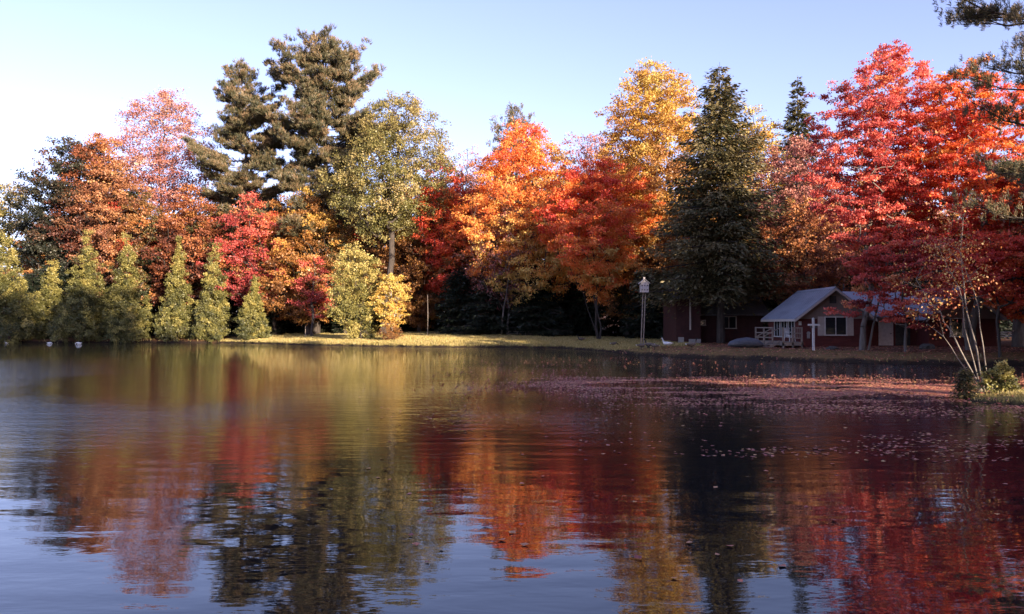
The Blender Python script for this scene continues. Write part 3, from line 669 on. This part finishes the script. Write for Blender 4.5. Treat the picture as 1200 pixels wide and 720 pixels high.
cp = MB(); cp.box(px(803,D),px(803,D)+.12,D-1.6,D-1.52,1.6,4.2); cp.build('corner_board', TRIM, c2)
wr = window(c2, px(820,D), px(826,D), 2.0, 2.35, D-.002, 0, TRIM)

# ------------------------------------------------------------------ deck with railings
D=53.6; zd=gz(17.5,55)+.28
dk = empty('wooden_deck', (0,0,0)); tag(dk, 'weathered wooden deck with railings along the left side of the gabled cabin', 'deck')
dx0, dx1 = px(900,56), cx0-.08
pl = MB()
y = D-.6
while y < D+5.5: pl.box(dx0, dx1, y, y+.13, zd, zd+.035); y += .142
pl.box(dx0, dx0+.04, D-.6, D+5.5, zd-.2, zd-.002); pl.box(dx0+.042, dx1, D-.6, D-.56, zd-.2, zd-.002); pl.build('deck_floor', WOODG, dk)
for X, Y in [(dx0+.05,D-.55),(dx1-.07,D-.55),(dx0+.05,D+1.6),(dx0+.05,D+3.5),(dx0+.05,D+5.4),((dx0+dx1)/2,D-.55)]:
    p_ = MB(); p_.box(X-.05,X+.05,Y-.05,Y+.05,zd-.65,zd+1.02); p_.build('post', WOODG, dk)
for zz in (.98,.62,.30):
    r = MB(); r.box((dx0+dx1)/2+.06, dx1-.13, D-.57, D-.53, zd+zz-.05, zd+zz+.03); r.build('rail', WOODG, dk)
    r = MB(); r.box(dx0+.03, dx0+.07, D+1.66, D+5.34, zd+zz-.05, zd+zz+.03); r.build('rail', WOODG, dk)
bl = MB()
for k in range(7): X=(dx0+dx1)/2+.1+k*.12; bl.box(X, X+.03, D-.525, D-.50, zd+.3, zd+.93) if X < dx1-.15 else None
bl.build('baluster', WOODG, dk)
stp = MB(); sx = dx0+.0
for k in range(3): stp.box(sx-.35*(k+1), sx-.35*k-.01, D+.0, D+1.3, zd-.16*(k+1)-.03, zd-.16*(k+1)+.02)
stp.build('step', WOODG, dk)
for Y in (D-.04, D+1.34):
    r = MB(); r.prism([(sx-1.05,zd-.62),(sx+0,zd-.05),(sx+0,zd+.15),(sx-1.05,zd-.42)], Y, Y+.04); r.prism([(sx-1.05,zd+.38),(sx,zd+.93),(sx,zd+1.0),(sx-1.05,zd+.45)], Y, Y+.04); r.box(sx-1.05,sx-.97,Y+.042,Y+.12,zd-.7,zd+.42); r.build('stair_rail', WOODG, dk)

# white garden chair
def chair_parts(root):
    s = MB(); s.box(-.25,.25,-.24,.24,.40,.44)
    s.build('seat', WHITE, root, .015)
    b = MB()
    for k in range(6): b.box(-.22+k*.078,-.17+k*.078,.22,.25,.46,.86)
    b.box(-.25,.25,.215,.26,.86,.93); b.build('backrest', WHITE, root, .008)
    for X in (-.23,.23):
        for Y in (-.22,.22):
            l = MB(); l.tube([(X*1.12,Y*1.12,0),(X,Y,.40)], [.022,.028], 6); l.build('leg', WHITE, root)
        a = MB(); a.tube([(X*1.1,-.2,.44),(X*1.12,-.18,.64),(X*1.12,.1,.65),(X*1.05,.23,.62)], .02, 6); a.build('armrest', WHITE, root)
ch = empty('garden_chair', (px(924,54.6), 54.4, zd+.036), math.radians(25)); chair_parts(ch); tag(ch, 'white garden chair standing on the wooden deck', 'chair')

# covered boat-shaped tarp mound left of the deck
X=px(876,52.5); D=53
tarp = surf('grey_tarp', (.05,.055,.07), (.11,.12,.14), 3, .6, .03)
t = MB(); t.tube([(X-1.15,D,gz(X,D)+.16),(X-1.0,D,gz(X,D)+.22),(X-.5,D,gz(X,D)+.30),(X+.1,D,gz(X,D)+.33),(X+.7,D,gz(X,D)+.28),(X+1.1,D,gz(X,D)+.16),(X+1.2,D,gz(X,D)+.12)],
       [(.05,.05),(.25,.18),(.5,.30),(.58,.36),(.52,.30),(.28,.14),(.05,.05)], 14)
tag(t.build('covered_boat', tarp, smooth=True), 'low mound under a blue grey cover left of the wooden deck', 'boat')

# white cross post
X=px(953,48.9); Y=48.9; Z=gz(X,Y)
cr = empty('cross_post', (X,Y,Z)); tag(cr, 'white wooden post with a short crossarm on the bank before the gabled cabin', 'post')
a = MB(); a.box(-.06,.06,-.06,.06,-.2,1.92); a.prism([(-.075,1.92),(.075,1.92),(0,1.98)], -.07, .07); a.build('post', WHITE, cr, .006)
a = MB(); a.box(-.36,.36,-.085,-.062,1.50,1.60); a.build('crossarm', WHITE, cr, .004)
lt = MB(); lt.box(.09,.2,-.085,.0,1.36,1.49); lt.box(-.2,-.09,-.085,.0,1.36,1.49); lt.build('hanging_hook', DARKM, cr)

# birdhouse
X=px(755,58); Y=58.0; Z=gz(X,Y)
bh = empty('birdhouse', (X,Y,Z)); bh.scale = (.85,.85,1); tag(bh, 'many-holed birdhouse on a tall leaning double pole at the water edge', 'birdhouse')
PB = surf('birdhouse_paint', (.32,.29,.29), (.46,.42,.41), 5, .6, .004)
hz_ = 3.95
for dxx in (-.1,.1):
    a = MB(); a.tube([(dxx-.22,0,-.3),(dxx-.1,0,2),(dxx,0,hz_)], .045, 6); a.build('pole', WOODG, bh)
a = MB(); a.box(-.42,.42,-.34,.34,hz_,hz_+.05); a.build('floor_board', DARKM, bh)
a = MB(); a.box(-.34,.34,-.27,.27,hz_+.052,hz_+.72); a.prism([(-.34,hz_+.722),(.34,hz_+.722),(0,hz_+.95)], -.27, .27); body = a.build('nest_box', PB, bh)
for k in range(3):
    for j in range(2):
        h = MB(); h.tube([(-.22+.22*k,-.285,hz_+.22+.3*j),(-.22+.22*k,-.272,hz_+.22+.3*j)], .05, 10); h.build('entrance_hole', DARKM, body)
a = MB(); a.prism([(-.46,hz_+.66),(0,hz_+.99),(0,hz_+1.03),(-.46,hz_+.70)], -.36, .36); a.prism([(.001,hz_+.99),(.46,hz_+.66),(.46,hz_+.70),(.001,hz_+1.03)], -.36, .36); a.build('roof', PB, bh)
a = MB(); a.box(-.07,.07,-.07,.07,hz_+1.0,hz_+1.14); a.build('cupola', PB, bh)

# bench on the right
X=px(1177,56); Y=56.0; Z=gz(X,Y)
be = empty('garden_bench', (X,Y,Z), math.radians(-15)); tag(be, 'pale wooden bench standing right of the cabin', 'bench')
a = MB(); [a.box(-.7,.7,-.2+.14*k,-.08+.14*k,.42,.46) for k in range(3)]; a.build('seat', WHITE, be)
a = MB(); [a.box(-.7,.7,.24,.27,.55+.15*k,.65+.15*k) for k in range(3)]; a.build('backrest', WHITE, be)
for sx in (-.6,.6):
    a = MB(); a.box(sx-.03,sx+.03,-.18,-.12,-.05,.42); a.build('leg', WHITE, be)
    a = MB(); a.box(sx-.03,sx+.03,.2,.24,-.05,1.0); a.build('leg', WHITE, be)

# wire fence along the back of the lawn
fx = [px(p, 84) for p in (596,606,616,626,636,645)]
fe = empty('low_fence', (fx[0],84,gz(fx[0],84))); tag(fe, 'low pale rail fence at the back of the lawn below the hemlocks', 'fence')
z0 = gz(fx[0],84)
for X in fx:
    a = MB(); zz=gz(X,84)-z0; a.box(X-fx[0]-.04,X-fx[0]+.04,-.04,.04,zz-.2,zz+.55); a.build('post', WOODG, fe)
for h in (.48,.25):
    a = MB(); a.tube([(X-fx[0],-.05,gz(X,84)-z0+h) for X in fx], .02, 6); a.build('rail', WOODG, fe)
# thin post on the lawn
X=px(358,88); a = MB(); a.tube([(0,0,-.2),(.01,0,1.3)], .045, 8)
o = a.build('marker_post', WOODG); o.location=(X,88,gz(X,88)); tag(o, 'thin upright post on the sunlit lawn near the shrubs', 'post')
X=px(501,84); a = MB(); a.tube([(0,0,-.2),(.04,0,2.3),(.0,0,4.4)], [.045,.035,.02], 8)
o = a.build('bare_stem', BARK_S); o.location=(X,84,gz(X,84)); tag(o, 'thin pale bare stem at the back of the lawn right of the small birch', 'tree')

# rocks
def rock(name, x, y, r, label, seed, sq=.6):
    import bmesh
    bm = bmesh.new(); bmesh.ops.create_icosphere(bm, subdivisions=3, radius=r)
    for v_ in bm.verts:
        n_ = mnoise.noise(v_.co*1.6/r+Vector((seed,0,0)))*.28+mnoise.noise(v_.co*5/r+Vector((seed,3,0)))*.07
        v_.co *= 1+n_; v_.co.z *= sq
    me = bpy.data.meshes.new(name); bm.to_mesh(me); bm.free(); me.materials.append(ROCK)
    o = link(bpy.data.objects.new(name, me)); o.location=(x,y,gz(x,y)+r*.15); tag(o, label, 'rock')
ROCK = surf('rock_surface', (.05,.045,.04), (.13,.12,.11), 4, .9, .05)
rock('rock', px(1166,20.3), 20.0, .42, 'dark low rock at the edge of the grassy point by the birch stems', 1, .35)
rock('rock', px(1086,50), 50, .45, 'grey boulder on the bank below the right gable', 5)
rock('rock', px(975,50.5), 50.5, .35, 'dark flat rock on the bank right of the white post', 8, .4)

# ------------------------------------------------------------------ birch clump and shrubs on the grassy point
bx, by = px(1152,23.2), 23.2; bz = gz(bx, by)
bc = empty('birch_clump', (bx,by,bz)); tag(bc, 'clump of thin pale birch stems leaning left on the grassy point', 'tree')
rng = np.random.default_rng(90)
stems = [[(0,0),(-.45,.9),(-.85,1.75),(-1.1,2.3),(-1.45,2.75),(-1.7,3.3)], [(.05,0),(-.12,1.2),(-.3,2.2),(-.35,3.2),(-.3,4.2),(-.15,5.2)], [(.1,0),(-.02,1.3),(-.2,2.4),(-.45,3.3),(-.75,4.1)],
         [(-.05,0),(-.3,1.0),(-.55,1.9),(-.6,2.6),(-.95,3.4),(-1.3,4.2)], [(0,0),(-.75,1.0),(-1.15,1.6)]]
tips = []
for si, st in enumerate(stems):
    P0=[];P1=[];R0=[];R1=[]; yy = rng.normal()*.15
    pts = [np.array([a, yy*i*.3+rng.normal()*.02, b-(.1 if i == 0 else 0)]) for i, (a, b) in enumerate(st)]
    n = len(pts); r0 = .027 if si < 2 else .020
    fine_p = []
    for i in range(n-1):
        for u in (0,.5): fine_p.append(pts[i]*(1-u)+pts[i+1]*u+(rng.normal(size=3)*.018 if i+u > 0 else 0))
    fine_p.append(pts[-1]); m__ = len(fine_p)
    for i in range(m__-1):
        P0.append(fine_p[i]); P1.append(fine_p[i+1]); R0.append(r0*(1-.75*i/m__)); R1.append(r0*(1-.75*(i+1)/m__))
        if i > m__*.45:
            for _ in range(2):
                d_ = rnd_unit(rng,1)[0]*[1,1,.4]+[0,0,.35]; e_ = fine_p[i+1]+d_*rng.uniform(.3,.8)
                P0.append(fine_p[i+1]); P1.append(e_); R0.append(.009); R1.append(.004); tips.append(e_)
    cones('trunk', P0, P1, R0, R1, BARK_S, bc, 6)
T = np.array(tips); n = 1300
L_BIR = leafmat('leaves_birch', [(0,(.30,.05,.03)),(.4,(.50,.14,.05)),(.7,(.62,.33,.10)),(1,(.70,.55,.22))], .35)
C = T[rng.integers(0,len(T),n)]+rng.normal(size=(n,3))*[.3,.3,.22]
leaves('crown', C, rnd_unit(rng,n)+[0,0,-.4], rnd_unit(rng,n), rng.uniform(.05,.10,n), rng.uniform(.035,.07,n), rng.uniform(0,1,n), L_BIR, bc)
o = deciduous(.85, .38, .0, 32, 55, .085, L_YG, seed=91, tint=(.45,0,.2,.3), name='leafy_shrub', tr=.02, prof='oval', flat=1); place(o, 1170, 22.4, 'yellow green leafy shrub right of the birch stems', 'shrub')
o = spruce(.85, .3, 60, .09, N_SPR, seed=92, base=.02, step=.06, name='young_conifer', power=.7); place(o, 1130, 21.7, 'small dark conifer seedling left of the birch stems at the water', 'shrub')
L_SM = L_RUST
o = deciduous(1.6, .9, .0, 50, 50, .10, L_GOLD, seed=93, tint=(.2,0,.1,.3), name='leafy_shrub', tr=.03, flat=1); place(o, 458, 77.5, 'reddish brown low shrub on the bank at the foot of the small birch', 'shrub')

# ------------------------------------------------------------------ ducks and geese
M_GB = surf('goose_brown', (.10,.08,.065), (.20,.16,.13), 30, .9, .004)
M_WH = surf('feather_white', (.70,.69,.66), (.80,.79,.76), 30, .8, .003)
M_BK = surf('feather_black', (.012,.012,.012), (.03,.03,.03), 30, .7, .003)
M_BI = surf('bill_orange', (.45,.20,.03), (.6,.28,.05), 20, .5, 0)
def bird(kind, L_=.75, headdown=False, floating=False, body=None):
    root = empty(kind, (0,0,0))
    b = M_WH if body == 'white' else M_GB; hd = M_WH if body == 'white' else M_BK
    z = .0 if floating else .18*L_/.75
    k = L_/.75
    hx, hz = (.52, z+.02) if headdown else (.36, z+.50)
    path = [(-.42,z+.17,.015,.01),(-.33,z+.16,.06,.035),(-.2,z+.14,.12,.10),(-.02,z+.13,.155,.135),(.14,z+.15,.13,.125),(.23,z+.20,.08,.085)]
    neck = [(.29,z+.22,.05,.05),(.38,z+.16,.04,.04),(.46,z+.08,.038,.038),(hx,hz,.045,.045),(hx+.05,hz-.03,.03,.03)] if headdown else [(.28,z+.28,.05,.055),(.31,z+.36,.038,.04),(.33,z+.44,.036,.036),(.37,hz,.046,.046),(.42,hz-.005,.028,.028)]
    full = path+neck
    P_ = [Vector((x*k,0,zz*1)) for x,zz,_,_ in full]
    mb = MB(); mb.tube([(x*k,0,z+(zz-z)*k) for x,zz,_,_ in full], [(a*k,c*k) for _,_,a,c in full], 12)
    o = mb.build('body', b, root, smooth=True); o.data.materials.append(hd); o.data.materials.append(M_WH)
    for p in o.data.polygons:
        if p.center.x > .285*k: p.material_index = 1
        elif p.center.x < -.3*k: p.material_index = 2
    bl = MB(); bl.tube([((hx+.03 if headdown else .41)*k,0,z+(hz-z-.01)*k),((hx+.09 if headdown else .50)*k,0,z+(hz-z-(.07 if headdown else .02))*k)], [(.024*k,.018*k),(.012*k,.006*k)], 8); bl.build('bill', M_BI if body == 'white' else M_BK, root)
    if not floating:
        for s in (-1,1):
            l = MB(); l.tube([(.0,s*.06*k,z+.03),(.01,s*.06*k,.012)], .011*k, 6); l.prism([(-.01,-.03+s*.06),(.09,-.05+s*.06),(.09,.05+s*.06),(-.01,.03+s*.06)], .002, .014, 'z'); l.build('leg', M_BK if body != 'white' else M_BI, root)
    for s in (-1,1):
        w_ = MB(); w_.tube([(-.36*k,s*.05*k,z+.19*k),(-.22*k,s*.115*k,z+.165*k),(0,s*.15*k,z+.15*k),(.13*k,s*.125*k,z+.16*k)], [(.012*k,.01),(.02*k,.055*k),(.02*k,.08*k),(.01*k,.03*k)], 8); w_.build('wing', b, root, smooth=True)
    return root
def setbird(o, p, D, rz, label, cat='goose', z=None, group=None):
    X = px(p, D); o.location = (X, D, gz(X,D) if z is None else z); o.rotation_euler[2] = math.radians(rz); tag(o, label, cat, group)
G='geese on the bank by the birdhouse'
setbird(bird('goose'), 681, 72, 200, 'brown goose standing alone on the lawn left of the birdhouse', group=G)
setbird(bird('goose', .6, True), 719, 63, 20, 'small goose pecking at the grass left of the birdhouse pole', group=G)
setbird(bird('goose', .7, True), 751.5, 55.8, 0, 'goose grazing head down at the foot of the birdhouse pole', group=G)
setbird(bird('goose', .7), 761, 56.8, 160, 'upright goose just right of the birdhouse pole', group=G)
setbird(bird('goose', .65, True), 767, 54.6, 180, 'goose grazing close to the water right of the birdhouse pole', group=G)
setbird(bird('goose', .75, body='white'), 782, 56.5, 170, 'white goose standing right of the birdhouse', group=G)
setbird(bird('goose', .8), 810, 52.5, 15, 'goose with pale belly striding at the water edge in front of the dark cabin', group=G)
G='white ducks on the water near the left shore'
setbird(bird('duck', .45, floating=True, body='white'), 8, 88, 180, 'white duck on the water at the left edge', 'duck', -.04, G)
setbird(bird('duck', .5, True, floating=True, body='white'), 58, 87, 0, 'white duck on the water below the dim shrub', 'duck', -.04, G)
setbird(bird('duck', .6, True, floating=True, body='white'), 93, 85.5, 180, 'white duck on the water below the broadest shrub', 'duck', -.04, G)

# ------------------------------------------------------------------ fallen leaves: afloat and on the banks
rng = np.random.default_rng(7)
def fbm(X, Y, s, seed=0):
    v = np.zeros(X.shape)
    for o_, (f_, a_) in enumerate([(1,.5),(2.1,.28),(4.3,.15),(9,.08)]):
        ph_ = rng2.uniform(0,6.28,8)
        q = sum(np.sin(X*s*f_*math.cos(t)+Y*s*f_*math.sin(t)*2.2+ph_[i]) for i, t in enumerate(np.linspace(0,3.1,6)))
        v += a_*q/2.4
    return v
rng2 = np.random.default_rng(11)
n = 1500000
Dn = rng.uniform(6, 50, n); Pn = rng.uniform(420, 1290, n)
Y = Dn; X = (Pn-600)/F*Dn
row = HY+H0*F/Dn
# zones described in the plan of the pond
f1 = fbm(X, Y, .55)
edge = np.clip((X-(-3+ (Y-24)*.0))/7, 0, 1)
band = np.exp(-((Y-24.5)/3.6)**2)*np.clip((X-1.8-.0*Y)/5.5, 0, 1)*3.4             # thick mat off the point
band2 = np.exp(-((Y-27.5)/2.2)**2)*np.exp(-((X-3.2)/2.4)**2)*1.7
thin = .07*np.clip((X-1)/5,0,1)*np.clip((Y-11)/4,0,1)*np.clip((33-Y)/5,0,1)
thin2 = .03*np.exp(-((Y-37)/7)**2)*np.clip((X+5)/4,0,1)*np.clip((10-X)/5,0,1)
near = .34*np.clip((X-1.4)/2.5,0,1)*np.clip((17-Y)/4,0,1)*(f1 > .42)
f2 = fbm(X, Y, 1.7)
dens = (band+band2)*np.clip(.45+f1*.9+f2*.8,.02,1)**1.4 + .003*np.clip((X+8)/6,0,1) + (thin+thin2)*np.clip(.35+f1*1.3,.03,1)**1.5 + near*.35
area = X*0+ (1290-420)/F*Dn*(50-6)/n        # m2 each sample stands for
keep = rng.uniform(0,1,n) < dens*area/(.0026)*1.0
keep &= sdist(X, Y) < -.12
X, Y = X[keep], Y[keep]; n = len(X); print('floating leaves', n)
C = np.stack([X, Y, np.full(n, .006)+rng.uniform(0,.012,n)], -1)
th = rng.uniform(0,6.283,n)
A = np.stack([np.cos(th), np.sin(th), rng.normal(size=n)*.06], -1)
Nn = np.stack([rng.normal(size=n)*.10, rng.normal(size=n)*.10, np.ones(n)], -1)
m, N, L, P = nt('floating_leaf')
at = N.new('ShaderNodeAttribute'); at.attribute_name = 'tint'
r = ramp(N, [(0,(.14,.04,.03)),(.35,(.42,.11,.09)),(.7,(.68,.27,.18)),(1,(.62,.36,.13))]); L.new(at.outputs['Fac'], r.inputs[0]); L.new(r.outputs[0], P.inputs['Base Color'])
P.inputs['Roughness'].default_value = .6; P.inputs['Specular IOR Level'].default_value = .3
LnF = rng.uniform(.045,.10,n)
o = leaves('floating_leaves', C, A, Nn, LnF, LnF*.8, rng.uniform(0,1,n)**.75, m, None)
tag(o, 'pink and orange fallen leaves drifting on the water', 'leaves', kind='stuff')
# single pale leaves further out
n = 900
Y = rng.uniform(7, 34, n); X = (rng.uniform(430, 1200, n)-600)/F*Y
ok = sdist(X,Y) < -.2; X, Y = X[ok], Y[ok]; n = len(X)
# litter on land
n = 60000
Y = rng.uniform(17, 80, n); X = rng.uniform(-30, 36, n); s_ = sdist(X, Y)
ok = (s_ > .02) & (s_ < 14) & (rng.uniform(0,1,n) < np.where(X > 5, .9, .2)); X, Y = X[ok], Y[ok]; n = len(X)
C = np.stack([X, Y, ground_z(X, Y)+.015], -1); th = rng.uniform(0,6.283,n)
o = leaves('leaf_litter', C, np.stack([np.cos(th), np.sin(th), rng.normal(size=n)*.15], -1), np.stack([rng.normal(size=n)*.3, rng.normal(size=n)*.3, np.ones(n)], -1), rng.uniform(.07,.15,n), rng.uniform(.06,.11,n), rng.uniform(0,1,n)**1.3, m, None)
tag(o, 'fallen leaves lying on the banks', 'leaves', kind='stuff')
# grass blades along the banks
n = 90000
Y = rng.uniform(17, 93, n); X = rng.uniform(-62, 34, n); s_ = sdist(X, Y)
ok = (s_ > .03) & (s_ < 1.6*rng.uniform(0,1,n)**1.5+.1); ok &= ~((X > 5) & (Y > 30) & (rng.uniform(0,1,n) < .7)); X, Y, s_ = X[ok], Y[ok], s_[ok]
Xs = rng.uniform(11.5,22,26000); Ys = rng.uniform(17,26,26000); ss = sdist(Xs, Ys); ok = ss > .05
Xl = rng.uniform(-34,14,300000); Yl = rng.uniform(58,108,300000); sl_ = sdist(Xl, Yl); okl = (sl_ > .1) & (sl_ < 20+2*np.sin(Xl*.5)) & (Xl > -32+rng.normal(size=300000)*.5)
X = np.concatenate([X, Xs[ok], Xl[okl]]); Y = np.concatenate([Y, Ys[ok], Yl[okl]]); n = len(X); print('blades', n)
nl_ = int(okl.sum())
C = np.stack([X, Y, ground_z(X, Y)-.01], -1)
A = np.stack([rng.normal(size=n)*.35, rng.normal(size=n)*.35, np.ones(n)], -1); th = rng.uniform(0,6.283,n)
L_GR = leafmat('grass_blades', [(0,(.18,.16,.045)),(.5,(.46,.36,.12)),(1,(.60,.47,.20))], .25)
hgt_ = np.where(Y < 27, rng.uniform(.05,.16,n), rng.uniform(.08,.30,n)); hgt_[:-nl_] *= np.clip(1+1.3*fbm(X[:-nl_], Y[:-nl_], .9), .25, 2.6); hgt_[-nl_:] *= .7
o = leaves('grass', C, A, np.stack([np.cos(th), np.sin(th), 0*th], -1), hgt_, np.where(Y < 27, .012, .05), rng.uniform(0,1,n), L_GR, None)
tag(o, 'rough grass growing along the edge of the pond', 'grass', kind='stuff')
